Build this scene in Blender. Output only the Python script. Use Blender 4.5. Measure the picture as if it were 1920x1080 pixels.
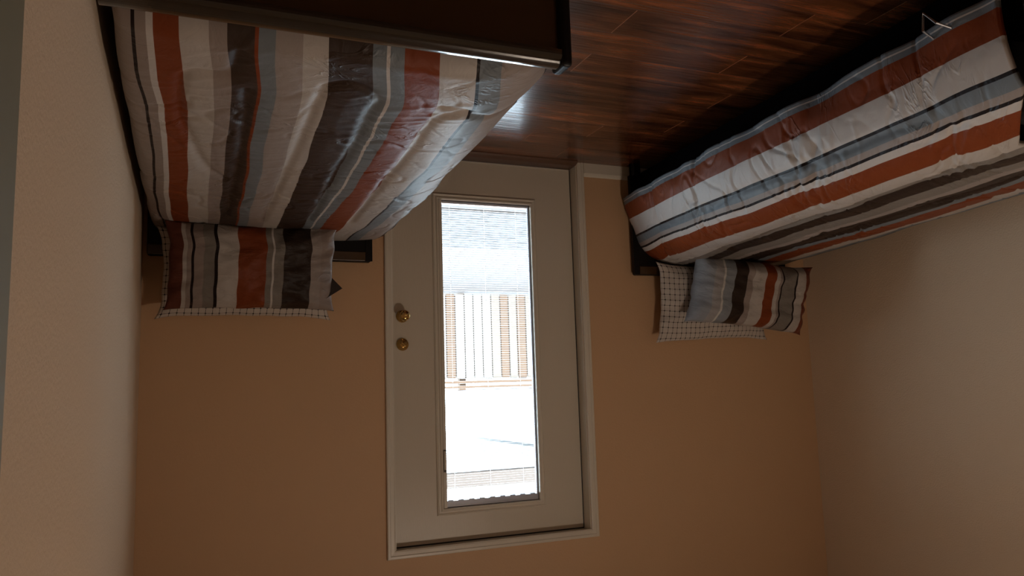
import bpy, bmesh, math, random
import numpy as np
from mathutils import Vector, Matrix, noise

for o in list(bpy.data.objects): bpy.data.objects.remove(o)
SC = bpy.context.scene
COL = SC.collection
random.seed(7)

# ------------------------------------------------------------------ camera (the phone was held upside down)
CAM = (2.0435, -3.8608, 1.2727); YAW, PITCH, ROLL, FPX = 0.39844, 0.12784, -0.03137, 1459.6
cy, sy = math.cos(YAW), math.sin(YAW)
fwd = Vector((-sy*math.cos(PITCH), cy*math.cos(PITCH), -math.sin(PITCH)))
rgt = Vector((cy, sy, 0)); upv = rgt.cross(fwd)
c_, s_ = math.cos(ROLL), math.sin(ROLL)
R_ = c_*rgt + s_*upv; U_ = -s_*rgt + c_*upv
cd = bpy.data.cameras.new('camera'); cam = bpy.data.objects.new('camera', cd); COL.objects.link(cam)
Mx = Matrix((-R_, -U_, -fwd)).transposed().to_4x4(); Mx.translation = Vector(CAM)
cam.matrix_world = Mx
cd.sensor_width = 36; cd.sensor_fit = 'HORIZONTAL'; cd.lens = FPX/1920*36; cd.clip_start = 0.02
SC.camera = cam

# ------------------------------------------------------------------ world, sun, portal, exposure
W = bpy.data.worlds.new('sky'); SC.world = W; W.use_nodes = True
wn = W.node_tree.nodes; wl = W.node_tree.links
bg = wn['Background']
sky = wn.new('ShaderNodeTexSky'); sky.sky_type = 'NISHITA'; sky.sun_disc = False
sky.sun_elevation = math.radians(50); sky.sun_rotation = math.radians(200)
sky.air_density = 1.0; sky.dust_density = 3.0; sky.ozone_density = 1.0
mixc = wn.new('ShaderNodeMix'); mixc.data_type = 'RGBA'; mixc.inputs[0].default_value = 0.82
mul = wn.new('ShaderNodeMix'); mul.data_type = 'RGBA'; mul.blend_type = 'MULTIPLY'; mul.inputs[0].default_value = 1
mul.inputs[7].default_value = (0.12, 0.12, 0.12, 1)
wl.new(sky.outputs[0], mul.inputs[6]); wl.new(mul.outputs[2], mixc.inputs[6])
mixc.inputs[7].default_value = (0.72, 0.96, 1.14, 1)          # bright overcast
wl.new(mixc.outputs[2], bg.inputs[0]); bg.inputs[1].default_value = 17.5

sd = bpy.data.lights.new('sun', 'SUN'); sun = bpy.data.objects.new('sun', sd); COL.objects.link(sun)
sd.energy = 1.5; sd.angle = math.radians(4); sd.color = (1, 0.95, 0.86)
sun.rotation_euler = (math.radians(42), 0, math.radians(-14))     # from behind the house, on to the fence

pd = bpy.data.lights.new('door_portal', 'AREA'); po = bpy.data.objects.new('door_portal', pd); COL.objects.link(po)
pd.shape = 'RECTANGLE'; pd.size = 0.56; pd.size_y = 1.66; pd.cycles.is_portal = True
po.location = (0.53, 0.16, 1.06); po.rotation_euler = (math.radians(-90), 0, 0)

SC.view_settings.view_transform = 'Standard'; SC.view_settings.look = 'None'
SC.view_settings.gamma = 1; SC.view_settings.use_curve_mapping = False
SC.view_settings.exposure = 0.0
LAMP = 75.0                                                       # ceiling lamp brightness

# ------------------------------------------------------------------ material helpers
def hexc(h):
    v = [int(h[i:i+2], 16)/255 for i in (0, 2, 4)]
    return tuple((x/12.92 if x <= .04045 else ((x+.055)/1.055)**2.4) for x in v)+(1,)
def mat(name, col, rough=.6, metal=0, bump=0, bscale=60, spec=.5, stretch=(1,1,1), coat=0):
    m = bpy.data.materials.new(name); m.use_nodes = True
    nt = m.node_tree; b = nt.nodes['Principled BSDF']
    b.inputs['Base Color'].default_value = col if len(col) == 4 else (*col, 1)
    b.inputs['Roughness'].default_value = rough; b.inputs['Metallic'].default_value = metal
    b.inputs['Specular IOR Level'].default_value = spec; b.inputs['Coat Weight'].default_value = coat
    if bump:
        tc = nt.nodes.new('ShaderNodeTexCoord'); mp = nt.nodes.new('ShaderNodeMapping'); mp.inputs[3].default_value = stretch
        n = nt.nodes.new('ShaderNodeTexNoise'); n.inputs['Scale'].default_value = bscale; n.inputs['Detail'].default_value = 5
        bp = nt.nodes.new('ShaderNodeBump'); bp.inputs['Strength'].default_value = bump; bp.inputs['Distance'].default_value = .01
        nt.links.new(tc.outputs['Object'], mp.inputs[0]); nt.links.new(mp.outputs[0], n.inputs['Vector'])
        nt.links.new(n.outputs[0], bp.inputs['Height']); nt.links.new(bp.outputs[0], b.inputs['Normal'])
    return m
def mth(nt, op, a, b=None):
    n = nt.nodes.new('ShaderNodeMath'); n.operation = op
    for i, v in enumerate((a, b)):
        if v is None: continue
        if isinstance(v, (int, float)): n.inputs[i].default_value = v
        else: nt.links.new(v, n.inputs[i])
    return n.outputs[0]

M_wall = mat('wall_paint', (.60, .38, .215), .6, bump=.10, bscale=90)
M_side = mat('wall_paint_cool_light', (.62, .475, .34), .85, bump=.25, bscale=130, spec=.2)  # same tan wall paint, greyed: cool door light put into its colour
M_ceil = mat('ceiling_paint', (.78, .74, .68), .8, bump=.2, bscale=80)
M_trim = mat('trim_paint', (.66, .60, .50), .35, bump=.04, bscale=40)
M_door = mat('door_paint', (.62, .555, .455), .32, bump=.10, bscale=60, stretch=(6, 6, .35))
M_green = mat('greenish_paint', (.19, .18, .125), .5)
M_esp = mat('espresso_laminate', (.062, .029, .008), .32, bump=.02, bscale=30, coat=.35)
M_espd = mat('black_brown_wood', (.005, .0035, .003), .5, spec=.25)
M_rail = mat('espresso_moulding', (.020, .012, .006), .14, coat=.8)
M_brass = mat('polished_brass', (.55, .36, .13), .12, 1)
M_chrome = mat('steel_wire', (.55, .55, .56), .25, 1)
M_void = mat('rail_underbed_shade', (.004, .003, .003), 1.0, spec=0)  # gloss-free black puts the dark under the bed into the rails
M_matt = mat('mattress_ticking', (.02, .018, .018), .95, spec=.1)
M_track = mat('slider_track_shadow_gap', (.09, .075, .06), .6)
M_white = mat('white_vinyl', (.72, .70, .68), .4)
M_dark = mat('black_gasket', (.012, .012, .014), .5)
M_slat = mat('blind_slat', (.84, .73, .68), .5)
M_cord = mat('blind_cord', (.75, .75, .75), .7)
M_spacer = mat('aluminium_spacer', (.48, .50, .56), .4, .3)
M_thresh = mat('oak_threshold', (.10, .045, .022), .4, bump=.1, bscale=20, stretch=(1, 12, 12))

def glass_mat():
    m = bpy.data.materials.new('window_glass'); m.use_nodes = True; nt = m.node_tree
    for n in list(nt.nodes):
        if n.type == 'BSDF_PRINCIPLED': nt.nodes.remove(n)
    out = nt.nodes['Material Output']; tr = nt.nodes.new('ShaderNodeBsdfTransparent'); tr.inputs[0].default_value = (.98, .965, .95, 1)
    gl = nt.nodes.new('ShaderNodeBsdfGlossy'); gl.inputs['Roughness'].default_value = .02
    fr = nt.nodes.new('ShaderNodeFresnel')
    ge = nt.nodes.new('ShaderNodeNewGeometry')                    # same outside index on both faces of the thin pane
    nt.links.new(mth(nt, 'SUBTRACT', 1.45, mth(nt, 'MULTIPLY', ge.outputs['Backfacing'], 1.45-1/1.45)), fr.inputs[0])
    mx = nt.nodes.new('ShaderNodeMixShader')
    nt.links.new(fr.outputs[0], mx.inputs[0]); nt.links.new(tr.outputs[0], mx.inputs[1]); nt.links.new(gl.outputs[0], mx.inputs[2])
    nt.links.new(mx.outputs[0], out.inputs[0]); return m
M_glass = glass_mat()

def floor_mat():
    m = bpy.data.materials.new('laminate_planks'); m.use_nodes = True; nt = m.node_tree; L = nt.links
    b = nt.nodes['Principled BSDF']; b.inputs['Roughness'].default_value = .26; b.inputs['Specular IOR Level'].default_value = .4; b.inputs['Coat Weight'].default_value = .45; b.inputs['Coat Roughness'].default_value = .12
    uv = nt.nodes.new('ShaderNodeUVMap'); uv.uv_map = 'UVMap'
    mp = nt.nodes.new('ShaderNodeMapping'); mp.inputs[3].default_value = (1.3, 9, 1); L.new(uv.outputs[0], mp.inputs[0])
    n = nt.nodes.new('ShaderNodeTexNoise'); n.inputs['Scale'].default_value = 1.6; n.inputs['Detail'].default_value = 6; n.inputs['Roughness'].default_value = .62
    n.inputs['Distortion'].default_value = .5
    L.new(mp.outputs[0], n.inputs['Vector'])
    cr = nt.nodes.new('ShaderNodeValToRGB'); e = cr.color_ramp.elements
    e[0].position = .34; e[0].color = hexc('2c150b'); e[1].position = .70; e[1].color = hexc('8a4a28')
    x = e.new(.46); x.color = hexc('4a2612'); x = e.new(.57); x.color = hexc('63361c')
    L.new(n.outputs[0], cr.inputs[0])
    at = nt.nodes.new('ShaderNodeAttribute'); at.attribute_name = 'tone'
    v = mth(nt, 'ADD', mth(nt, 'MULTIPLY', at.outputs['Fac'], .5), .72)
    mm = nt.nodes.new('ShaderNodeMix'); mm.data_type = 'RGBA'; mm.blend_type = 'MULTIPLY'; mm.inputs[0].default_value = 1
    cb = nt.nodes.new('ShaderNodeCombineColor')
    for i in range(3): L.new(v, cb.inputs[i])
    L.new(cr.outputs[0], mm.inputs[6]); L.new(cb.outputs[0], mm.inputs[7]); L.new(mm.outputs[2], b.inputs['Base Color'])
    # fine scraped ridges across the plank width
    mp2 = nt.nodes.new('ShaderNodeMapping'); mp2.inputs[3].default_value = (.8, 90, 1); L.new(uv.outputs[0], mp2.inputs[0])
    n2 = nt.nodes.new('ShaderNodeTexNoise'); n2.inputs['Scale'].default_value = 1; n2.inputs['Detail'].default_value = 2
    L.new(mp2.outputs[0], n2.inputs['Vector'])
    bp = nt.nodes.new('ShaderNodeBump'); bp.inputs['Strength'].default_value = .40; bp.inputs['Distance'].default_value = .004
    L.new(n2.outputs[0], bp.inputs['Height']); L.new(bp.outputs[0], b.inputs['Normal']); L.new(bp.outputs[0], b.inputs['Coat Normal'])
    return m
M_floor = floor_mat()
M_joint = mat('plank_end_highlight', hexc('8a5a3a'), .35)  # lighter strip at plank ends, a bevel highlight painted into the colour
M_seam = mat('plank_seam', hexc('1c0e08'), .6)

def stripe_mat(name, stops, rough=.48, bump=.55, wrink=(7, 11), fine=0.12, sheen=0):
    """stops: (start, hex) along UV.x, hard edges; split over several ramps (32 stops each at most)."""
    m = bpy.data.materials.new(name); m.use_nodes = True; nt = m.node_tree; L = nt.links
    b = nt.nodes['Principled BSDF']; b.inputs['Roughness'].default_value = rough; b.inputs['Specular IOR Level'].default_value = .18
    b.inputs['Sheen Weight'].default_value = sheen; b.inputs['Sheen Roughness'].default_value = .4
    uv = nt.nodes.new('ShaderNodeUVMap'); uv.uv_map = 'UVMap'
    sx = nt.nodes.new('ShaderNodeSeparateXYZ'); L.new(uv.outputs[0], sx.inputs[0])
    cr = nt.nodes.new('ShaderNodeValToRGB'); cr.color_ramp.interpolation = 'CONSTANT'; e = cr.color_ramp.elements
    assert len(stops) <= 32
    e[0].position = 0; e[0].color = hexc(stops[0][1]); e.remove(e[1])
    for p_, h in stops[1:]:
        x = e.new(p_); x.color = hexc(h)
    L.new(sx.outputs[0], cr.inputs[0]); L.new(cr.outputs[0], b.inputs['Base Color'])
    mp = nt.nodes.new('ShaderNodeMapping'); mp.inputs[3].default_value = (wrink[0], wrink[1], 1); L.new(uv.outputs[0], mp.inputs[0])
    n = nt.nodes.new('ShaderNodeTexNoise'); n.inputs['Scale'].default_value = 1; n.inputs['Detail'].default_value = 4; n.inputs['Distortion'].default_value = 1.2
    L.new(mp.outputs[0], n.inputs['Vector'])
    # sparse crease lines in some places only
    r = mth(nt, 'SUBTRACT', 1.0, mth(nt, 'MINIMUM', mth(nt, 'MULTIPLY', mth(nt, 'ABSOLUTE', mth(nt, 'SUBTRACT', n.outputs[0], .5)), 22), 1.0))
    n2 = nt.nodes.new('ShaderNodeTexNoise'); n2.inputs['Scale'].default_value = 5; n2.inputs['Detail'].default_value = 3
    L.new(uv.outputs[0], n2.inputs['Vector'])
    g = mth(nt, 'MAXIMUM', mth(nt, 'MULTIPLY', mth(nt, 'SUBTRACT', n2.outputs[0], .52), 7), 0)
    n3 = nt.nodes.new('ShaderNodeTexNoise'); n3.inputs['Scale'].default_value = 22; n3.inputs['Detail'].default_value = 4; n3.inputs['Distortion'].default_value = .8
    L.new(uv.outputs[0], n3.inputs['Vector'])
    h = mth(nt, 'ADD', mth(nt, 'MULTIPLY', mth(nt, 'MULTIPLY', r, mth(nt, 'MINIMUM', g, 1.0)), .30), mth(nt, 'MULTIPLY', n3.outputs[0], .30))
    bp = nt.nodes.new('ShaderNodeBump'); bp.inputs['Strength'].default_value = bump; bp.inputs['Distance'].default_value = .018
    L.new(h, bp.inputs['Height']); L.new(bp.outputs[0], b.inputs['Normal'])
    return m

def grid_mat():
    m = bpy.data.materials.new('grid_print_cotton'); m.use_nodes = True; nt = m.node_tree; L = nt.links
    b = nt.nodes['Principled BSDF']; b.inputs['Roughness'].default_value = .8
    uv = nt.nodes.new('ShaderNodeUVMap'); uv.uv_map = 'UVMap'
    sx = nt.nodes.new('ShaderNodeSeparateXYZ'); L.new(uv.outputs[0], sx.inputs[0])
    def line(o, n, w): return mth(nt, 'LESS_THAN', mth(nt, 'ABSOLUTE', mth(nt, 'SUBTRACT', mth(nt, 'FRACT', mth(nt, 'MULTIPLY', o, n)), .5)), w)
    def dist(o, n): return mth(nt, 'ABSOLUTE', mth(nt, 'SUBTRACT', mth(nt, 'FRACT', mth(nt, 'MULTIPLY', o, n)), .5))
    NX, NY = 25, 14
    lx, ly = line(sx.outputs[0], NX, .032), line(sx.outputs[1], NY, .028)
    dx, dy = dist(sx.outputs[0], NX), dist(sx.outputs[1], NY)
    dot = mth(nt, 'LESS_THAN', mth(nt, 'ADD', dx, dy), .17)
    f = mth(nt, 'MAXIMUM', mth(nt, 'MAXIMUM', lx, ly), dot)
    mx = nt.nodes.new('ShaderNodeMix'); mx.data_type = 'RGBA'
    mx.inputs[6].default_value = (.50, .44, .385, 1); mx.inputs[7].default_value = (.02, .014, .014, 1)
    L.new(f, mx.inputs[0]); L.new(mx.outputs[2], b.inputs['Base Color'])
    return m
M_grid = grid_mat()

# ------------------------------------------------------------------ mesh helpers
def obj(name, bm, m, parent=None, smooth=False, mods=None):
    me = bpy.data.meshes.new(name); bm.normal_update(); bm.to_mesh(me); bm.free()
    for x in (m if isinstance(m, (list, tuple)) else [m]): me.materials.append(x)
    if smooth:
        for p_ in me.polygons: p_.use_smooth = True
    o = bpy.data.objects.new(name, me); COL.objects.link(o)
    if parent: o.parent = parent
    return o
def empty(name, loc=(0,0,0), rz=0, parent=None):
    o = bpy.data.objects.new(name, None); COL.objects.link(o); o.location = loc; o.rotation_euler = (0,0,rz); o.empty_display_size = .1
    if parent: o.parent = parent
    return o
def tag(o, label=None, cat=None, group=None, kind=None):
    if label: o['label'] = label
    if cat: o['category'] = cat
    if group: o['group'] = group
    if kind: o['kind'] = kind
    return o
def box(bm, x0, x1, y0, y1, z0, z1, bev=0, seg=2):
    t = bmesh.new()
    bmesh.ops.create_cube(t, size=1)
    for v in t.verts: v.co = ((x0+x1)/2+v.co.x*(x1-x0), (y0+y1)/2+v.co.y*(y1-y0), (z0+z1)/2+v.co.z*(z1-z0))
    if bev: bmesh.ops.bevel(t, geom=t.edges[:], offset=bev, segments=seg, profile=.5, affect='EDGES')
    me = bpy.data.meshes.new('t'); t.to_mesh(me); t.free(); bm.from_mesh(me); bpy.data.meshes.remove(me)
    return bm
def B(*a, **k): return box(bmesh.new(), *a, **k)
def lathe(bm, prof, org, axis='y', n=40, sgn=-1):
    """prof: (radius, height) ; revolve round axis, height going along sgn*axis"""
    rings = []
    for r, h in prof:
        ring = []
        for k in range(n):
            a = 2*math.pi*k/n; u, v = r*math.cos(a), r*math.sin(a)
            if axis == 'y': c = (org[0]+u, org[1]+sgn*h, org[2]+v)
            else: c = (org[0]+u, org[1]+v, org[2]+sgn*h)
            ring.append(bm.verts.new(c))
        rings.append(ring)
    for a, b_ in zip(rings, rings[1:]):
        for k in range(n): bm.faces.new((a[k], a[(k+1) % n], b_[(k+1) % n], b_[k]))
    bm.faces.new(rings[0]); bm.faces.new(rings[-1])
    bmesh.ops.recalc_face_normals(bm, faces=bm.faces[:])
    return bm
def tube(bm, pts, r, n=8):
    pts = [Vector(p_) for p_ in pts]; rings = []
    for i, p_ in enumerate(pts):
        d = (pts[min(i+1, len(pts)-1)]-pts[max(i-1, 0)]).normalized()
        a = d.orthogonal().normalized() if i == 0 else (rings_a - d*rings_a.dot(d)).normalized()
        rings_a = a; b_ = d.cross(a)
        rings.append([bm.verts.new(p_+r*(math.cos(2*math.pi*k/n)*a+math.sin(2*math.pi*k/n)*b_)) for k in range(n)])
    for a, b_ in zip(rings, rings[1:]):
        for k in range(n): bm.faces.new((a[k], a[(k+1) % n], b_[(k+1) % n], b_[k]))
    bm.faces.new(rings[0][::-1]); bm.faces.new(rings[-1]); return bm
def extrude_profile(prof, x0, x1, axis='x'):
    """closed (a,z) polygon extruded along x"""
    bm = bmesh.new()
    A = [bm.verts.new((x0, a, z)) for a, z in prof]; C = [bm.verts.new((x1, a, z)) for a, z in prof]
    bm.faces.new(A); bm.faces.new(C[::-1]); n = len(prof)
    for i in range(n): bm.faces.new((A[i], C[i], C[(i+1) % n], A[(i+1) % n]))
    bmesh.ops.recalc_face_normals(bm, faces=bm.faces[:]); return bm
def ring_frame(bm, x0, x1, z0, z1, prof):
    """mitred rectangular frame; prof = closed list of (inset, y)"""
    rings = []
    for ins, y in prof:
        rings.append([bm.verts.new(c) for c in ((x0+ins, y, z0+ins), (x1-ins, y, z0+ins), (x1-ins, y, z1-ins), (x0+ins, y, z1-ins))])
    n = len(prof)
    for i in range(n):
        a, b_ = rings[i], rings[(i+1) % n]
        for k in range(4): bm.faces.new((a[k], a[(k+1) % 4], b_[(k+1) % 4], b_[k]))
    bmesh.ops.recalc_face_normals(bm, faces=bm.faces[:]); return bm

# ------------------------------------------------------------------ room shell
XL, XR, YF, ZC = -1.63, 2.234, -4.75, 2.75
OX0, OX1, OZ1 = -0.004, 1.078, 2.052                             # rough opening of the door
def struct(name, bm, m, label=None, cat=None):
    o = obj(name, bm, m); o['kind'] = 'structure'
    if label: o['label'] = label
    o['category'] = cat or name.split('_')[0]
    return o
b = bmesh.new()
box(b, XL-.15, OX0, 0, .14, -.1, ZC+.1); box(b, OX1, XR+.15, 0, .14, -.1, ZC+.1); box(b, OX0, OX1, 0, .14, OZ1, ZC+.1)
struct('wall_back', b, M_wall, 'tan painted wall behind both beds, with the door in it')
struct('wall_left', B(XL-.15, XL, YF-.15, 0, -.1, ZC+.1), M_side, 'tan painted side wall along the bed with white and grey stripes facing the room')
struct('wall_right', B(XR, XR+.15, YF-.15, 0, -.1, ZC+.1), M_side, 'tan textured side wall close to the camera beside the near bed')
struct('wall_front', B(XL, XR, YF-.15, YF, -.1, ZC+.1), M_side, 'tan wall behind the camera')
struct('ceiling', B(XL, XR, YF, 0, ZC, ZC+.1), M_ceil, 'off-white ceiling above the room')

# floor: planks running along x, rows .181 deep
def floor():
    bm = bmesh.new(); uvl = bm.loops.layers.uv.new('UVMap'); tl = bm.faces.layers.float.new('tone')
    joints = {-1: .16, 0: -.19, 2: -.19, 3: .62, 4: .02, 6: .02}
    PL = 1.21
    rnd = random.Random(3)
    k = -4
    def quad(x0, x1, y0, y1, mi, tone=0, off=(0, 0), z=0.0):
        vs = [bm.verts.new(c) for c in ((x0, y0, z), (x1, y0, z), (x1, y1, z), (x0, y1, z))]
        f = bm.faces.new(vs); f.material_index = mi; f[tl] = tone
        for l in f.loops: l[uvl].uv = (l.vert.co.x+off[0], l.vert.co.y+off[1])
    while True:
        y1 = -.62-.181*k; y0 = y1-.181
        if y1 < YF: break
        y1c, y0c = min(y1, .0), max(y0, YF)
        if y1c-y0c > .004 :
            j = joints.get(k, rnd.uniform(-.6, .6)); x = j-PL*math.ceil((j-XL)/PL)
            while x < XR:
                a, c = max(x+.0013, XL), min(x+PL-.0013, XR)
                if c > a: quad(a, c, y0c+.0008, y1c-.0008, 0, rnd.random(), (rnd.uniform(0, 9), rnd.uniform(0, 9)))
                if XL < x < XR: quad(x-.0013, x+.0013, y0c+.0008, y1c-.0008, 1)
                x += PL
            quad(XL, XR, y1c-.0008, y1c, 2); quad(XL, XR, y0c, y0c+.0008, 2)
        k += 1
    # slab below
    t = bmesh.new(); box(t, XL-.15, XR+.15, YF-.15, .14, -.1, -.002)
    me = bpy.data.meshes.new('t'); t.to_mesh(me); t.free()
    n0 = len(bm.faces); bm.from_mesh(me); bpy.data.meshes.remove(me); bm.faces.ensure_lookup_table()
    for f in bm.faces[n0:]: f.material_index = 2
    struct('floor', bm, [M_floor, M_joint, M_seam], 'dark reddish brown wood laminate plank floor')
floor()

# baseboards
def basebd(name, bm, label): struct(name, bm, M_trim, label, 'baseboard')
pr = [(0, 0), (-.014, 0), (-.014, .058), (-.009, .068), (-.004, .075), (0, .078)]
b = extrude_profile(pr, XL, -.047); t = extrude_profile(pr, 1.122, XR)
me = bpy.data.meshes.new('t'); t.to_mesh(me); t.free(); b.from_mesh(me)
basebd('baseboard_back', b, 'low cream baseboard along the foot of the back wall')
basebd('baseboard_left', B(XL, XL+.013, YF, -.016, 0, .075, bev=.003), 'cream baseboard of the left wall, hidden behind the bed')
basebd('baseboard_right', B(XR-.013, XR, -2.83, -.016, 0, .075, bev=.003), 'cream baseboard of the right wall')

# casing round the door (trim) : profile with a stepped edge
def casing():
    bm = bmesh.new(); x0, x1, zt, w = -.046, 1.121, 2.083, .041
    pr = [(0, 0), (0, -.012), (.004, -.016), (.014, -.016), (.018, -.012), (.034, -.011), (.041, -.008), (.041, 0)]
    # open at the floor: path up, across, down
    for i, (ins, y) in enumerate(pr): pass
    rings = [[bm.verts.new(c) for c in ((x0+a, y, 0), (x0+a, y, zt-a), (x1-a, y, zt-a), (x1-a, y, 0))] for a, y in pr]
    n = len(pr)
    for i in range(n):
        a, c = rings[i], rings[(i+1) % n]
        for k in range(3): bm.faces.new((a[k], a[k+1], c[k+1], c[k]))
    bmesh.ops.recalc_face_normals(bm, faces=bm.faces[:])
    return bm
struct('trim_1', casing(), M_trim, 'cream painted casing around the exterior door', 'door casing')
# greenish door edge and casing on the right wall, close to the camera
b = B(XR-.018, XR, -3.72, -2.905, 0, 2.08, bev=.003)
struct('trim_2', b, M_green, 'grey green painted door casing on the right wall nearest the camera', 'door casing')

# ------------------------------------------------------------------ the exterior door
def exterior_door():
    D = empty('door_1', (0, 0, 0)); tag(D, 'cream exterior door with tall glass panel and mini blinds', 'door', kind='structure')
    SY = .073
    # jamb
    b = bmesh.new()
    box(b, OX0+.0005, OX0+.004, .0005, .139, .002, OZ1-.004); box(b, OX1-.004, OX1-.0005, .0005, .139, .002, OZ1-.004)
    box(b, OX0+.0005, OX1-.0005, .0005, .139, OZ1-.004, OZ1-.0005)
    box(b, OX0+.004, .030, SY+.0455, .139, .0225, OZ1-.004); box(b, 1.045, OX1-.004, SY+.0455, .139, .0225, OZ1-.004); box(b, .030, 1.045, SY+.0455, .139, 2.020, OZ1-.004)
    obj('door_jamb', b, M_trim, D)
    # dark weather strip seen as a thin line round the slab
    b = bmesh.new()
    box(b, .0005, .005, SY+.001, SY+.008, .03, 2.047); box(b, 1.069, 1.0735, SY+.001, SY+.008, .03, 2.047); box(b, .0005, 1.0735, SY+.001, SY+.008, 2.042, 2.047)
    obj('weather_strip', b, M_dark, D)
    # slab as four stiles and rails round the opening
    b = bmesh.new(); a0, a1, g0, g1 = .255, .815, .240, 1.885
    vs = {}
    def slab_ring(y):
        o_ = [b.verts.new(c) for c in ((.006, y, .032), (1.068, y, .032), (1.068, y, 2.041), (.006, y, 2.041))]
        i_ = [b.verts.new(c) for c in ((a0, y, g0), (a1, y, g0), (a1, y, g1), (a0, y, g1))]
        return o_, i_
    f_o, f_i = slab_ring(SY); r_o, r_i = slab_ring(SY+.044)
    for k in range(4):
        j = (k+1) % 4
        b.faces.new((f_o[k], f_o[j], f_i[j], f_i[k])); b.faces.new((r_o[k], r_i[k], r_i[j], r_o[j]))
        b.faces.new((f_o[k], r_o[k], r_o[j], f_o[j])); b.faces.new((f_i[k], f_i[j], r_i[j], r_i[k]))
    bmesh.ops.recalc_face_normals(b, faces=b.faces[:])
    obj('door_panel', b, M_door, D)
    # moulded frame round the glass
    b = bmesh.new()
    ring_frame(b, .230, .842, .214, 1.910, [(0, SY), (.002, SY-.006), (.008, SY-.010), (.014, SY-.006), (.020, SY-.006), (.026, SY-.012), (.034, SY-.011), (.036, SY-.002), (.0365, SY+.02), (.024, SY+.02), (.024, SY)])
    obj('glass_frame', b, M_trim, D)
    b = bmesh.new()
    ring_frame(b, .2655, .8065, .2495, 1.8745, [(0, SY+.003), (.003, SY+.003), (.003, SY+.006), (0, SY+.006)])
    obj('glass_gasket', b, M_dark, D)
    obj('glazing_bead', B(.788, .8064, SY-.010, SY+.0020, .2505, 1.8735, bev=.002), M_trim, D)
    b = bmesh.new()
    ring_frame(b, .2665, .8055, .2505, 1.8735, [(0, SY+.0065), (.010, SY+.0065), (.010, SY+.022), (0, SY+.022)])
    obj('glass_spacer', b, M_spacer, D)
    obj('glass_pane', B(.2665, .8055, SY+.0022, SY+.0028, .2505, 1.8735), M_glass, D)
    # blind between the panes
    b = bmesh.new(); z = .272; n = 0; pitch = .0124
    while z < 1.838:
        v = []
        for yy, dz in ((SY+.0085, -.0006), (SY+.0125, .0006), (SY+.0165, .0006), (SY+.0205, -.0006)):
            v.append((b.verts.new((.278, yy, z+dz)), b.verts.new((.794, yy, z+dz))))
        for p0, p1 in zip(v, v[1:]): b.faces.new((p0[0], p0[1], p1[1], p1[0]))
        ex = bmesh.ops.extrude_face_region(b, geom=b.faces[-3:])
        for g in ex['geom']:
            if isinstance(g, bmesh.types.BMVert): g.co.z += .0009
        z += pitch; n += 1
    obj('blind_slats', b, M_slat, D)
    obj('blind_bottom_rail', B(.278, .794, SY+.008, SY+.021, .2610, .2665), M_slat, D)
    # head rail with the soft scalloped lower edge of the raised tapes
    b = B(.2770, .7950, SY+.0075, SY+.0215, 1.842, 1.8630)
    for i in range(9): box(b, .285+i*.058, .315+i*.058, SY+.0085, SY+.0205, 1.8375, 1.843, bev=.0015)
    obj('blind_head_rail', b, M_spacer, D)
    for x in (.345, .535, .735):
        b = bmesh.new(); box(b, x-.001, x+.001, SY+.0215, SY+.0225, .262, 1.842); obj('blind_cord', b, M_cord, D)
    # operator slide on the frame
    obj('slider_track', B(.7888, .8052, SY-.0112, SY-.01005, 1.578, 1.692), M_track, D)  # dark strip stands in for the shaded recess round the slider
    t = obj('blind_slider', B(.791, .803, SY-.020, SY-.0101, 1.585, 1.680, bev=.002), M_trim, D)
    obj('slider_tab', B(.793, .801, SY-.025, SY-.0201, 1.592, 1.603, bev=.001), M_white, t)
    # lock hardware
    x = 1.012
    db = bmesh.new(); lathe(db, [(.001, -.001), (.032, -.001), (.0325, .004), (.030, .010), (.024, .014), (.021, .0145), (.0205, .018), (.014, .020), (.001, .0202)], (x, SY-.001, 1.032))
    dbo = obj('deadbolt', db, M_brass, D, smooth=True)
    b = bmesh.new(); box(b, -.016, .016, -.014, 0, -.0055, .0055, bev=.003)
    o = obj('thumb_turn', b, M_brass, dbo, smooth=False); o.location = (x, SY-.021, 1.032); o.rotation_euler = (0, math.radians(35), 0)
    kb = bmesh.new(); lathe(kb, [(.001, -.001), (.032, -.001), (.0325, .003), (.029, .008), (.016, .011), (.0115, .016), (.0115, .028), (.015, .034), (.0235, .040), (.0275, .048), (.0280, .056), (.0255, .063), (.018, .068), (.010, .0695), (.001, .0685)], (x, SY-.001, .886))
    kn = obj('door_knob', kb, M_brass, D, smooth=True)
    b = bmesh.new(); box(b, x-.0045, x+.0045, SY-.074, SY-.0698, .8845, .8875, bev=.0008); obj('knob_lock_button', b, M_brass, kn)
    # threshold and sweep
    b = extrude_profile([(-.035, 0.0005), (-.03, .010), (.0, .018), (.138, .022), (.138, .0005)], OX0+.005, OX1-.005)
    obj('threshold', b, M_thresh, D)
    obj('door_sweep', B(.008, 1.066, SY-.004, SY+.0445, .0232, .0318), M_trim, D)
    return D
exterior_door()

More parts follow.
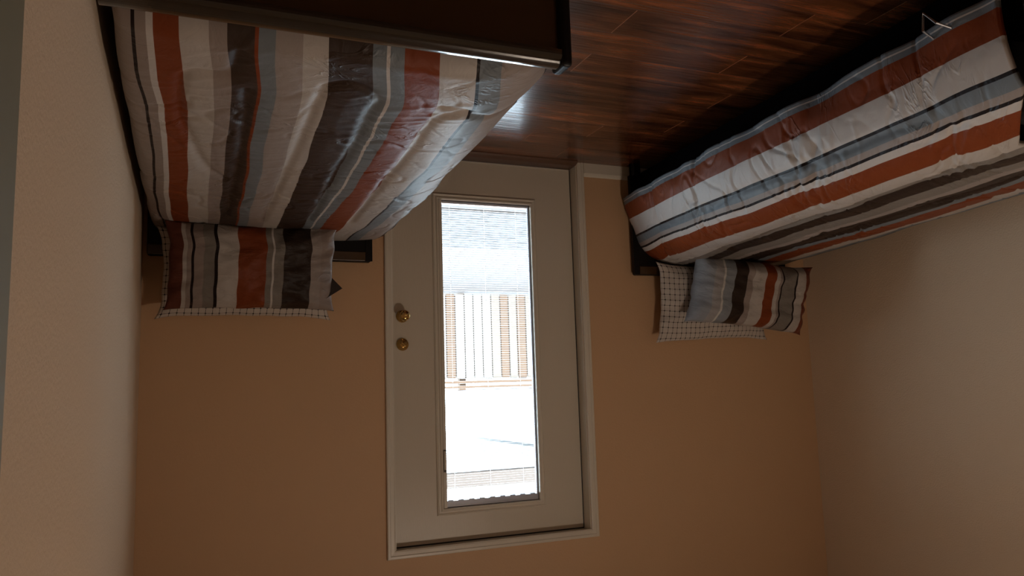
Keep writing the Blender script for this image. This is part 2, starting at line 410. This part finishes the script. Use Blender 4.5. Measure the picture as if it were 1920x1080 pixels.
# ------------------------------------------------------------------ fabrics
TAU, CRM, WHT = '8a7d76', 'aaa29b', 'b7b0ab'
ORG, DRK, BRN = '763719', '2e221b', '3a2c24'
BLU, GRY, MAU, DL = '6d7378', '766f68', '90857f', '1b0f0c'
M_R = stripe_mat('striped_satin_right', [
 (0, TAU), (.055, DL), (.064, TAU), (.088, WHT), (.102, ORG), (.162, CRM), (.232, TAU), (.277, BRN), (.335, ORG), (.342, BLU), (.378, MAU), (.436, CRM),
 (.490, BRN), (.592, BLU), (.622, WHT), (.630, BLU), (.662, ORG), (.742, CRM), (.822, DL), (.832, BLU), (.880, MAU), (.985, DL)])
M_L = stripe_mat('striped_satin_left', [
 (0, GRY), (.03, BLU), (.085, DL), (.095, BLU), (.14, CRM), (.20, ORG), (.30, BLU), (.33, DRK), (.43, MAU), (.47, GRY), (.53, DRK), (.585, GRY), (.625, CRM), (.69, ORG),
 (.755, WHT), (.775, DL), (.782, MAU), (.80, BLU), (.825, DL), (.833, WHT), (.905, ORG), (.968, BLU), (.983, WHT), (.988, BLU)])
M_P1 = stripe_mat('sham_satin_right', [
 (0, '5c3226'), (.08, CRM), (.105, TAU), (.13, DL), (.145, TAU), (.20, GRY), (.265, DL), (.282, CRM), (.40, ORG), (.565, GRY), (.60, WHT), (.612, GRY), (.67, DRK), (.84, MAU), (.91, TAU)], wrink=(4, 5))
M_P2 = stripe_mat('sham_satin_left', [
 (0, '83858a'), (.10, '8f8b8a'), (.165, 'b8b2ad'), (.18, '7c8085'), (.26, DRK), (.37, TAU), (.42, CRM), (.53, ORG), (.62, CRM), (.655, TAU), (.675, DL), (.685, GRY), (.80, DL), (.815, CRM), (.91, '6b3524')], wrink=(4, 5))

def catmull(P, n):
    P = np.asarray(P, float); m = len(P); Q = np.vstack([2*P[0]-P[1], P, 2*P[-1]-P[-2]]); out = []
    for k in range(n):
        u = k/(n-1)*(m-1); i = min(int(u), m-2); f = u-i; a, b_, c, d = Q[i], Q[i+1], Q[i+2], Q[i+3]
        out.append(.5*((2*b_)+(-a+c)*f+(2*a-5*b_+4*c-d)*f*f+(-a+3*b_-3*c+d)*f**3))
    return np.array(out)
def section_rows(st, nu):
    T, R = [], []
    for t, P in st:
        C = catmull(P, 300); d = np.r_[0, np.cumsum(np.hypot(*np.diff(C, axis=0).T))]; g = np.linspace(0, d[-1], nu)
        T.append(t); R.append(np.stack([np.interp(g, d, C[:, 0]), np.interp(g, d, C[:, 1])], -1))
    o = np.argsort(T); return np.array(T)[o], np.array(R)[o]
def seg_dist(px, py, seams):
    D = np.full(px.shape, 9.)
    for s in seams:
        q = catmull(s, len(s)*6)
        for (x0, y0), (x1, y1) in zip(q, q[1:]):
            dx, dy = x1-x0, y1-y0; L2 = dx*dx+dy*dy+1e-12
            k = np.clip(((px-x0)*dx+(py-y0)*dy)/L2, 0, 1)
            D = np.minimum(D, np.hypot(px-(x0+k*dx), py-(y0+k*dy)))
    return D
def nz(x, y, s=0.0): return noise.noise(Vector((x, y, s)))
def comforter(name, st, seams, m, shift, seed, tend, hem_wave=.01, loc=(0,0,0), rz=0, endcut=None, endn=1.0, piping=True):
    nu, nt = 190, 330
    T, R = section_rows(st, nu)
    ts = np.linspace(T.max(), tend, nt); U = np.linspace(0, 1, nu)
    P = np.zeros((nt, nu, 3)); UV = np.zeros((nt, nu, 2))
    for i, t in enumerate(ts):
        k = int(np.clip(np.searchsorted(T, t)-1, 0, len(T)-2)); f = np.clip((t-T[k])/(T[k+1]-T[k]), 0, 1); f = f*f*(3-2*f)*.5+f*.5
        row = R[k]*(1-f)+R[k+1]*f
        P[i, :, 0] = row[:, 0]; P[i, :, 2] = row[:, 1]
        for j, u in enumerate(U):
            te = t
            if endcut: te = t*endcut(u)
            P[i, j, 1] = te
        UV[i, :, 0] = U; UV[i, :, 1] = t
    # normals of the bare surface
    du = np.gradient(P, axis=1); dt = np.gradient(P, axis=0); N = np.cross(du, dt); N /= np.linalg.norm(N, axis=2, keepdims=True)+1e-9
    if N[nt//2, nu//2, 2] < 0: N = -N
    Ug, Tg = np.meshgrid(U, ts)
    D = seg_dist(Ug, Tg, seams)
    H = .009*(1-np.exp(-(D/.013)**2))+.007*(1-np.exp(-(D/.06)**2))
    for i in range(nt):
        for j in range(nu):
            u, t = U[j], ts[i]
            d = D[i, j]
            a = nz(u*2.2, t*1.6, seed)*.012+nz(u*6, t*4.5, seed+5)*.006
            # short creases pulling into the seams and along the hem
            ph = nz(u*1.7, t*1.7, seed+9)*3
            cr_ = abs(nz(u*5+ph, t*20+u*6, seed+3)); a += .010*max(0, .25-cr_)*math.exp(-(d/.07)**2)*max(0, nz(u*4, t*4, seed+51)+.15)*4
            cr2 = abs(nz(u*9+t*3, t*9-u*5, seed+13)); a -= .011*max(0, .10-cr2)/.10*max(0, nz(u*3, t*3, seed+21)+.30)
            edge = max(0, (u-.93)/.07); a += edge*hem_wave*nz(3.3, t*7, seed+7)*1.3
            head = max(0, 1-abs(i)/10); a -= 0.01*head
            H[i, j] += a
            w = .013*nz(u*2.5, t*1.5, seed+31)+.006*nz(u*7, t*5, seed+37)
            UV[i, j, 0] = u+shift(t)*min(1, u/.25)*(1-u**8)+w*min(1, 4*(1-u))
    P += N*H[..., None]
    P[:, :, 0] += 0
    # the foot end turns down behind the footboard
    if piping:
      kk = np.clip((np.arange(nt)-(nt-12))/11, 0, 1)**2
      P[:, :, 2] -= .07*kk[:, None]*np.clip((P[:, :, 2]-.33)/.12, 0, 1)
    # rows pulled a little along the bed so the ends are not ruler straight
    for j in range(nu): P[:, j, 1] += np.linspace(1, endn, nt)*.012*nz(U[j]*5, 1.1, seed+41)
    bm = bmesh.new(); uvl = bm.loops.layers.uv.new('UVMap')
    V = [[bm.verts.new(P[i, j]) for j in range(nu)] for i in range(nt)]
    for i in range(nt-1):
        for j in range(nu-1):
            f = bm.faces.new((V[i][j], V[i][j+1], V[i+1][j+1], V[i+1][j]))
            for l, (a, c) in zip(f.loops, ((i, j), (i, j+1), (i+1, j+1), (i+1, j))):
                l[uvl].uv = (.999 if (c > nu-3 and piping) else min(.984 if piping else .9999, max(0, UV[a, c, 0])), UV[a, c, 1])
    bm.normal_update()
    if bm.faces[0:1] and sum(f.normal.z for f in list(bm.faces)[::500]) < 0: bmesh.ops.reverse_faces(bm, faces=bm.faces[:])
    o = obj(name, bm, m, smooth=True); o.location = loc; o.rotation_euler = (0, 0, rz)
    s = o.modifiers.new('thickness', 'SOLIDIFY'); s.thickness = .016; s.offset = -1
    return o

Rst = [(-.02, [(2.185,.46),(2.15,.50),(2.0,.515),(1.7,.52),(1.4,.52),(1.28,.518),(1.2,.51),(1.15,.49)]),
 (-.7, [(2.19,.46),(2.16,.50),(2.0,.515),(1.7,.52),(1.4,.52),(1.28,.51),(1.17,.475),(1.12,.43)]),
 (-1.4, [(2.19,.46),(2.16,.50),(2.0,.515),(1.7,.52),(1.4,.52),(1.28,.505),(1.18,.46),(1.12,.39)]),
 (-1.95, [(2.19,.46),(2.165,.50),(2.0,.515),(1.7,.52),(1.4,.52),(1.29,.50),(1.21,.455),(1.14,.38)]),
 (-2.2, [(2.19,.455),(2.165,.482),(2.0,.496),(1.7,.496),(1.42,.496),(1.33,.486),(1.27,.46),(1.225,.40)])]
Lst = [(0, [(-1.04,.50),(-1.0,.56),(-.8,.585),(-.5,.59),(-.25,.58),(-.12,.55),(-.04,.48),(.0,.38),(.03,.29),(.04,.2)]),
 (-.7, [(-1.04,.50),(-1.0,.55),(-.8,.58),(-.5,.585),(-.25,.575),(-.1,.55),(-.01,.48),(.03,.38),(.05,.29),(.05,.2)]),
 (-1.5, [(-1.04,.46),(-1.0,.52),(-.8,.56),(-.5,.575),(-.25,.57),(-.1,.55),(.0,.48),(.04,.38),(.05,.29),(.05,.2)]),
 (-2.3, [(-1.04,.44),(-1.0,.50),(-.8,.54),(-.5,.56),(-.25,.56),(-.1,.54),(.0,.47),(.04,.38),(.05,.29),(.05,.2)]),
 (-2.46, [(-1.04,.44),(-1.0,.50),(-.8,.54),(-.5,.555),(-.25,.555),(-.1,.535),(.0,.47),(.04,.38),(.05,.29),(.05,.2)])]
seamsR = [[(0.129, -1.809), (0.136, -1.955), (0.164, -2.0), (0.229, -2.018), (0.25, -2.118)], [(0.129, -1.809), (0.129, -1.673), (0.143, -1.555), (0.193, -1.201), (0.257, -1.056)], [(0.264, -1.937), (0.271, -1.7), (0.279, -1.019), (.28, -.5)],
 [(0.414, -.45), (0.414, -1.11), (0.414, -1.728), (0.421, -1.964), (0.45, -2.018), (0.507, -2.027), (0.55, -1.964), (0.543, -1.882), (0.55, -1.664), (0.557, -1.21), (.585, -.5)],
 [(0.757, -1.955), (0.707, -1.891), (0.7, -1.764), (0.707, -1.619), (0.714, -1.164), (.75, -.5)], [(0.7, -1.973), (0.757, -1.955), (0.864, -1.855), (.95, -1.80)]]
seamsL = [[(0.829, -0.315), (0.807, -0.63), (0.829, -1.024), (0.829, -1.136), (0.829, -1.485), (0.821, -1.744), (0.821, -1.935), (0.814, -2.081), (0.793, -2.138), (0.771, -2.194), (0.729, -2.194), (0.643, -2.182)],
 [(0.893, -1.496), (0.829, -1.485), (0.75, -1.429)], [(0.864, -1.62), (0.757, -1.53)], [(1.0, -0.799), (0.836, -0.742), (0.779, -0.72), (0.743, -0.709)], [(0.986, -0.349), (0.843, -0.304), (0.757, -0.225), (0.693, -0.158)],
 [(.62, -2.2), (.58, -1.8), (.6, -1.2), (.57, -.6)], [(.35, -2.2), (.38, -1.5), (.34, -.8), (.37, -.3)]]
PHI = math.radians(4.6); LORG = (-.33, -.05, 0)
co = comforter('comforter', Rst, seamsR, M_R, lambda t: .055*min(1, -t/2.0), 1.3, -2.2055, endn=0.0)
tag(co, 'striped satin comforter on the bed with the broad dark footboard, beside the right-hand wall', 'comforter', 'striped comforters on the beds')
def lcut(u): return 1-.075*max(0, min(1, (.80-u)/.15))
co = comforter('comforter', Lst, seamsL, M_L, lambda t: .0, 7.7, -2.44, loc=LORG, rz=PHI, endcut=lcut, hem_wave=.02, piping=False)
tag(co, 'striped satin comforter hanging low over the bed side facing the room, on the farther bed', 'comforter', 'striped comforters on the beds')

# ------------------------------------------------------------------ beds
def rounded_panel(x0, x1, y0, y1, z0, z1, r):
    """panel with rounded upper corners"""
    pts = [(x0, z0)]
    for k in range(9):
        a = math.pi-k/8*math.pi/2; pts.append((x0+r+r*math.cos(a), z1-r+r*math.sin(a)))
    for k in range(9):
        a = math.pi/2-k/8*math.pi/2; pts.append((x1-r+r*math.cos(a), z1-r+r*math.sin(a)))
    pts.append((x1, z0)); bm = bmesh.new()
    A = [bm.verts.new((x, y0, z)) for x, z in pts]; C = [bm.verts.new((x, y1, z)) for x, z in pts]
    bm.faces.new(A); bm.faces.new(C[::-1]); n = len(pts)
    for i in range(n): bm.faces.new((A[i], C[i], C[(i+1) % n], A[(i+1) % n]))
    bmesh.ops.recalc_face_normals(bm, faces=bm.faces[:]); return bm
def bullnose(x0, x1, yc, d, z0, z1, n=8):
    """rail with rounded front and back upper edges, along x, ends rounded"""
    r = min(d/2, (z1-z0))*.92; pts = [(yc-d/2, z0)]
    for k in range(n+1):
        a = math.pi-k/n*math.pi/2; pts.append((yc-d/2+r*1+r*math.cos(a), z1-r+r*math.sin(a)))
    for k in range(n+1):
        a = math.pi/2-k/n*math.pi/2; pts.append((yc+d/2-r+r*math.cos(a), z1-r+r*math.sin(a)))
    pts.append((yc+d/2, z0)); bm = extrude_profile(pts, x0, x1)
    return bm
def bed(loc, rz, W_, Lb, hz, fz, label, wire=False):
    """local x: -W_..0 (0 = the side facing the room), y: 0 .. -Lb"""
    r = empty('bed', loc, rz); tag(r, label, 'bed', 'dark wood beds')
    hb = obj('headboard', rounded_panel(-W_, 0, -.036, -.004, .06, hz-.001, .012), M_espd, r)
    obj('headboard_stile', B(-.030, .004, -.040, -.0362, .0, hz-.004, bev=.0015), M_espd, hb)
    obj('headboard_rail', B(-W_+.002, -.031, -.042, -.0362, hz-.05, hz-.004, bev=.003), M_esp, hb)
    fb = obj('footboard', B(-W_, -.026, -Lb-.012, -Lb+.012, .05, fz-.036), M_esp, r)
    obj('footboard_rail', bullnose(-W_-.0, -.024, -Lb, .062, fz-.0355, fz), M_rail, fb, smooth=False)
    e = B(-.0255, .004, -Lb-.034, -Lb+.034, .0, fz+.004, bev=.011, seg=4); obj('footboard_end_post', e, M_espd, fb)
    for x in (-W_+.02, -.045):
        obj('side_rail', B(x, x+.022, -Lb+.036, -.044, .07, .30, bev=.003), M_void, r)
    for x in (-W_+.005, -.045):
        obj('leg', B(x, x+.04, -.082, -.043, 0, .069), M_espd, r)
        obj('leg', B(x, x+.04, -Lb+.037, -Lb+.075, 0, .069), M_espd, r)
    obj('slat_base', B(-W_+.043, -.046, -Lb+.04, -.05, .20, .225), M_espd, r)
    if wire:
        w = bmesh.new(); y = -Lb+.30
        tube(w, [(-.02, -2.235, .27), (.119, -2.255, .222), (.119, -2.2625, .168), (.119, -2.305, .219), (-.02, -2.34, .27)], .004); obj('steel_bracket', w, M_chrome, r)
    return r
bed((2.215, -.03, 0), 0, 1.015, 2.21, .63, .505, 'dark wood bed along the right-hand wall with its broad footboard towards the camera')
bd = bpy.data.objects['bed']
# the near bed faces the room on its left side: mirror it about its own length
for ch in bd.children_recursive:
    if ch.type == 'MESH':
        for v in ch.data.vertices: v.co.x = -1.015-v.co.x
        ch.data.flip_normals()
bed((LORG[0], LORG[1]+.03, 0), PHI, 1.03, 2.52, .65, .50, 'dark wood bed on the far side of the door, seen side-on under its hanging comforter', wire=True)
for (x0, x1, y0, y1, zt, loc, rz, lab) in ((-.96, -.045, -2.15, -.10, .47, (2.215, 0, 0), 0, 'dark mattress under the comforter on the bed with the broad footboard'),
        (-.97, -.075, -2.30, -.06, .50, LORG, PHI, 'dark mattress under the low hanging comforter on the farther bed')):
    m_ = obj('mattress', B(x0, x1, y0, y1, .226, zt, bev=.03, seg=4), M_matt); m_.location = loc; m_.rotation_euler = (0, 0, rz)
    if rz == 0: m_.location.x = 2.215-.0
    tag(m_, lab, 'mattress', 'mattresses')

# ------------------------------------------------------------------ pillows
def pillow(name, w, h, th, m, seed, pinch=.05, boxy=3.0, ear=.02, crease=.006):
    na, nb = 72, 48; bm = bmesh.new(); uvl = bm.loops.layers.uv.new('UVMap')
    def pt(a, b_, side):
        x = a*w/2*(1-pinch*(1-b_*b_)*abs(a)**3); z = b_*h/2*(1-pinch*1.2*(1-a*a)*abs(b_)**3)
        e = (abs(a)*abs(b_))**8; x += math.copysign(ear*e, a); z += math.copysign(ear*.6*e, b_)
        f = max(0, (1-abs(a)**boxy))**.55*max(0, (1-abs(b_)**boxy))**.55
        y = -side*th/2*f
        rad = max(abs(a), abs(b_))
        k = nz(a*2+seed, b_*2, side)*.02*f
        th_ = math.atan2(b_, a); k += crease*nz(th_*5+seed, rad*1.5, 3+side)*min(1, f*3)*rad**2*2
        k += crease*.6*nz(a*7, b_*7, seed)*min(1, f*3)
        return (x+nz(b_*3, seed, 2)*.008, y-side*k, z+nz(a*3, seed, 4)*.008)
    G = {}
    for side in (1, -1):
        for i in range(na+1):
            for j in range(nb+1):
                a = -1+2*i/na; c = -1+2*j/nb
                a = math.sin(a*math.pi/2)*.5+a*.5; c = math.sin(c*math.pi/2)*.5+c*.5
                if side == -1 and (i in (0, na) or j in (0, nb)): G[side, i, j] = G[1, i, j]; continue
                G[side, i, j] = (bm.verts.new(pt(a, c, side)), ((a+1)/2, (c+1)/2))
        for i in range(na):
            for j in range(nb):
                q = [G[side, i, j], G[side, i+1, j], G[side, i+1, j+1], G[side, i, j+1]]
                if side == -1: q = q[::-1]
                f = bm.faces.new([v[0] for v in q])
                for l, v in zip(f.loops, q): l[uvl].uv = (min(.9999, max(0, 1-v[1][0])), v[1][1])
    o = obj(name, bm, m, smooth=True)
    return o
def place(o, loc, lean, yaw=0, roll=0):
    o.rotation_mode = 'XYZ'
    o.matrix_world = Matrix.Translation(loc) @ Matrix.Rotation(yaw, 4, 'Z') @ Matrix.Rotation(-lean, 4, 'X') @ Matrix.Rotation(roll, 4, 'Y')
g = pillow('pillow', .73, .39, .11, M_grid, 2.2, pinch=.03); place(g, (1.79, -.130, .718), math.radians(10))
tag(g, 'white grid print pillow behind the striped one beside the right-hand wall', 'pillow', 'grid print pillows')
g = pillow('pillow', .70, .375, .15, M_P1, 5.1, pinch=.02, ear=.012, crease=.012); place(g, (1.775, -.285, .708), math.radians(17), 0, math.radians(0))
M_ear = mat('dark_satin', (.022, .014, .012), .5)
t = bmesh.new(); q = [(1.450, -.262, .722), (1.383, -.270, .792), (1.470, -.262, .848), (1.500, -.270, .785)]
A = [t.verts.new((x, y-.004, z)) for x, y, z in q]; C = [t.verts.new((x, y+.006, z)) for x, y, z in q]
t.faces.new(A); t.faces.new(C[::-1])
for i in range(4): t.faces.new((A[i], C[i], C[(i+1) % 4], A[(i+1) % 4]))
bmesh.ops.recalc_face_normals(t, faces=t.faces[:]); bmesh.ops.subdivide_edges(t, edges=t.edges[:], cuts=2, use_grid_fill=True)
e = obj('corner_ear', t, M_ear, g); e.matrix_parent_inverse = g.matrix_world.inverted(); e['label'] = 'dark pointed pillow corner sticking out'
tag(g, 'striped satin sham with a broad rust band at its middle, beside the right-hand wall', 'pillow', 'striped shams')
g = pillow('pillow', .72, .44, .12, M_grid, 8.4, pinch=.03); place(g, (-.80, -.135, .81), math.radians(8), math.radians(3), math.radians(-1))
tag(g, 'white grid print pillow showing past the grey end of the striped one', 'pillow', 'grid print pillows')
g = pillow('pillow', .72, .38, .22, M_P2, 11.4, pinch=.03, boxy=6, ear=.018, crease=.012); place(g, (-.90, -.335, .787), math.radians(14), math.radians(8), math.radians(6.5))
tag(g, 'plump striped satin sham with a silver grey end on the farther bed', 'pillow', 'striped shams')

# ------------------------------------------------------------------ ceiling lamp (out of frame)
cl = empty('ceiling_light', (.3, -2.6, ZC)); tag(cl, 'flush dome ceiling lamp at the middle of the ceiling', 'ceiling light')
M_dome = bpy.data.materials.new('lit_opal_glass'); M_dome.use_nodes = True
pb = M_dome.node_tree.nodes['Principled BSDF']; pb.inputs['Base Color'].default_value = (.8, .75, .65, 1)
pb.inputs['Emission Color'].default_value = (1, .83, .68, 1); pb.inputs['Emission Strength'].default_value = LAMP
b = bmesh.new(); lathe(b, [(.16, 0.0), (.17, .01), (.17, .03), (.15, .035)], (0, 0, 0), 'z'); obj('lamp_base', b, M_trim, cl, smooth=False)
b = bmesh.new(); lathe(b, [(.149, .0355), (.145, .06), (.12, .09), (.08, .11), (.03, .12), (.001, .121)], (0, 0, 0), 'z'); obj('lamp_dome', b, M_dome, cl, smooth=True)

# ------------------------------------------------------------------ outdoors
GY0, GY1 = 1.5, 2.95
def ground_mat():
    m = bpy.data.materials.new('leaf_littered_concrete'); m.use_nodes = True; nt = m.node_tree; L = nt.links
    b_ = nt.nodes['Principled BSDF']; b_.inputs['Roughness'].default_value = .9
    tc = nt.nodes.new('ShaderNodeTexCoord')
    n = nt.nodes.new('ShaderNodeTexNoise'); n.inputs['Scale'].default_value = 14; n.inputs['Detail'].default_value = 8; n.inputs['Roughness'].default_value = .75
    L.new(tc.outputs['Object'], n.inputs['Vector'])
    cr = nt.nodes.new('ShaderNodeValToRGB'); e = cr.color_ramp.elements; e[0].position = .40; e[0].color = (.010, .008, .008, 1); e[1].position = .56; e[1].color = (.052, .045, .043, 1)
    L.new(n.outputs[0], cr.inputs[0]); L.new(cr.outputs[0], b_.inputs['Base Color']); return m
struct('ground', B(-14, 14, .16, 16, -.30, -.06), mat('concrete', (.058, .049, .046), .9, bump=.2, bscale=8), 'pale concrete yard outside the door', 'ground')
go = obj('gravel', B(-3.40, 2.80, GY0, GY1, -.06, -.045), ground_mat()); tag(go, 'grey gravel strip across the pale yard', 'gravel', kind='stuff')
def fence():
    F = empty('wooden_fence', (0, 6.2, -.06)); tag(F, 'weathered tan board fence across the yard outside the door glass', 'fence')
    mats = [mat('cedar_board_%d' % i, c, .85, bump=.2, bscale=25, stretch=(8, 8, .6)) for i, c in enumerate([(.150, .122, .098), (.125, .088, .050), (.105, .060, .034), (.18, .155, .135)])]
    M_k = mat('fence_gap_shade_and_wire', (.05, .035, .03), .9)  # dark brown for the painted gap shade and the wire rail
    rnd = random.Random(12)
    bm = bmesh.new(); x = -6.5
    while x < 3.5:
        wd = .115+rnd.uniform(-.006, .006); n0 = len(bm.faces); z1 = 1.19+rnd.uniform(-.012, .012)
        box(bm, x, x+wd, 0, .018, .03, z1); bm.faces.ensure_lookup_table(); k = rnd.choice([0, 0, 1, 3, 3, 2, 1, 3])
        for f in bm.faces[n0:]: f.material_index = k
        x += wd+.014
    obj('fence_boards', bm, mats, F)
    obj('fence_gap_shade', B(-6.5, 3.5, .0181, .0184, .04, 1.17), M_k, F)  # thin dark sheet added as the shade in the gaps between boards
    for z in (.25, .95): obj('fence_rail', B(-6.5, 3.5, .0185, .056, z, z+.09), mats[2], F)
    obj('top_rail', B(-6.5, 3.5, -.03, .08, 1.212, 1.25), mats[2], F)
    obj('upper_rail', B(-6.5, 3.5, -.005, .06, 1.285, 1.310), mats[2], F)
    obj('wire_rail', B(-6.5, 3.5, .02, .03, 1.335, 1.345), M_k, F)
    for x in (-6.3, -3.9, -1.5, .9, 3.3): obj('fence_post', B(x, x+.09, .0805, .17, 0, 1.345), mats[2], F)
fence()
# patio beam high above the yard
pbm = empty('patio_beam', (0, 3.0, -.06)); tag(pbm, 'taupe beam of a patio cover near the top of the door glass', 'beam')
obj('beam', B(-3.6, 3.0, 0, .09, 2.085, 2.215), mat('taupe_beam', (.085, .064, .052), .8), pbm)
for x in (-3.55, 2.86): obj('beam_post', B(x, x+.09, 0, .09, 0, 2.0845), mat('taupe_post', (.10, .09, .08), .8), pbm)
# neighbouring house
hs = empty('house', (-7.5, 12.0, -.06)); tag(hs, 'pale neighbouring house beyond the board fence', 'house')
obj('house_wall', B(-2.5, 2.3, 0, 4, 0, 2.6), mat('white_siding', (.45, .45, .45), .8, bump=.1), hs)
b = bmesh.new(); A = [b.verts.new(c) for c in ((-2.8, -.4, 2.6), (2.6, -.4, 2.6), (2.6, 4.4, 2.6), (-2.8, 4.4, 2.6), (-2.8, 2, 4.0), (2.6, 2, 4.0))]
for f in ((0, 1, 5, 4), (2, 3, 4, 5), (0, 4, 3), (1, 2, 5), (3, 2, 1, 0)): b.faces.new([A[i] for i in f])
obj('house_roof', b, mat('roof_shingle', (.16, .16, .16), .9), hs)
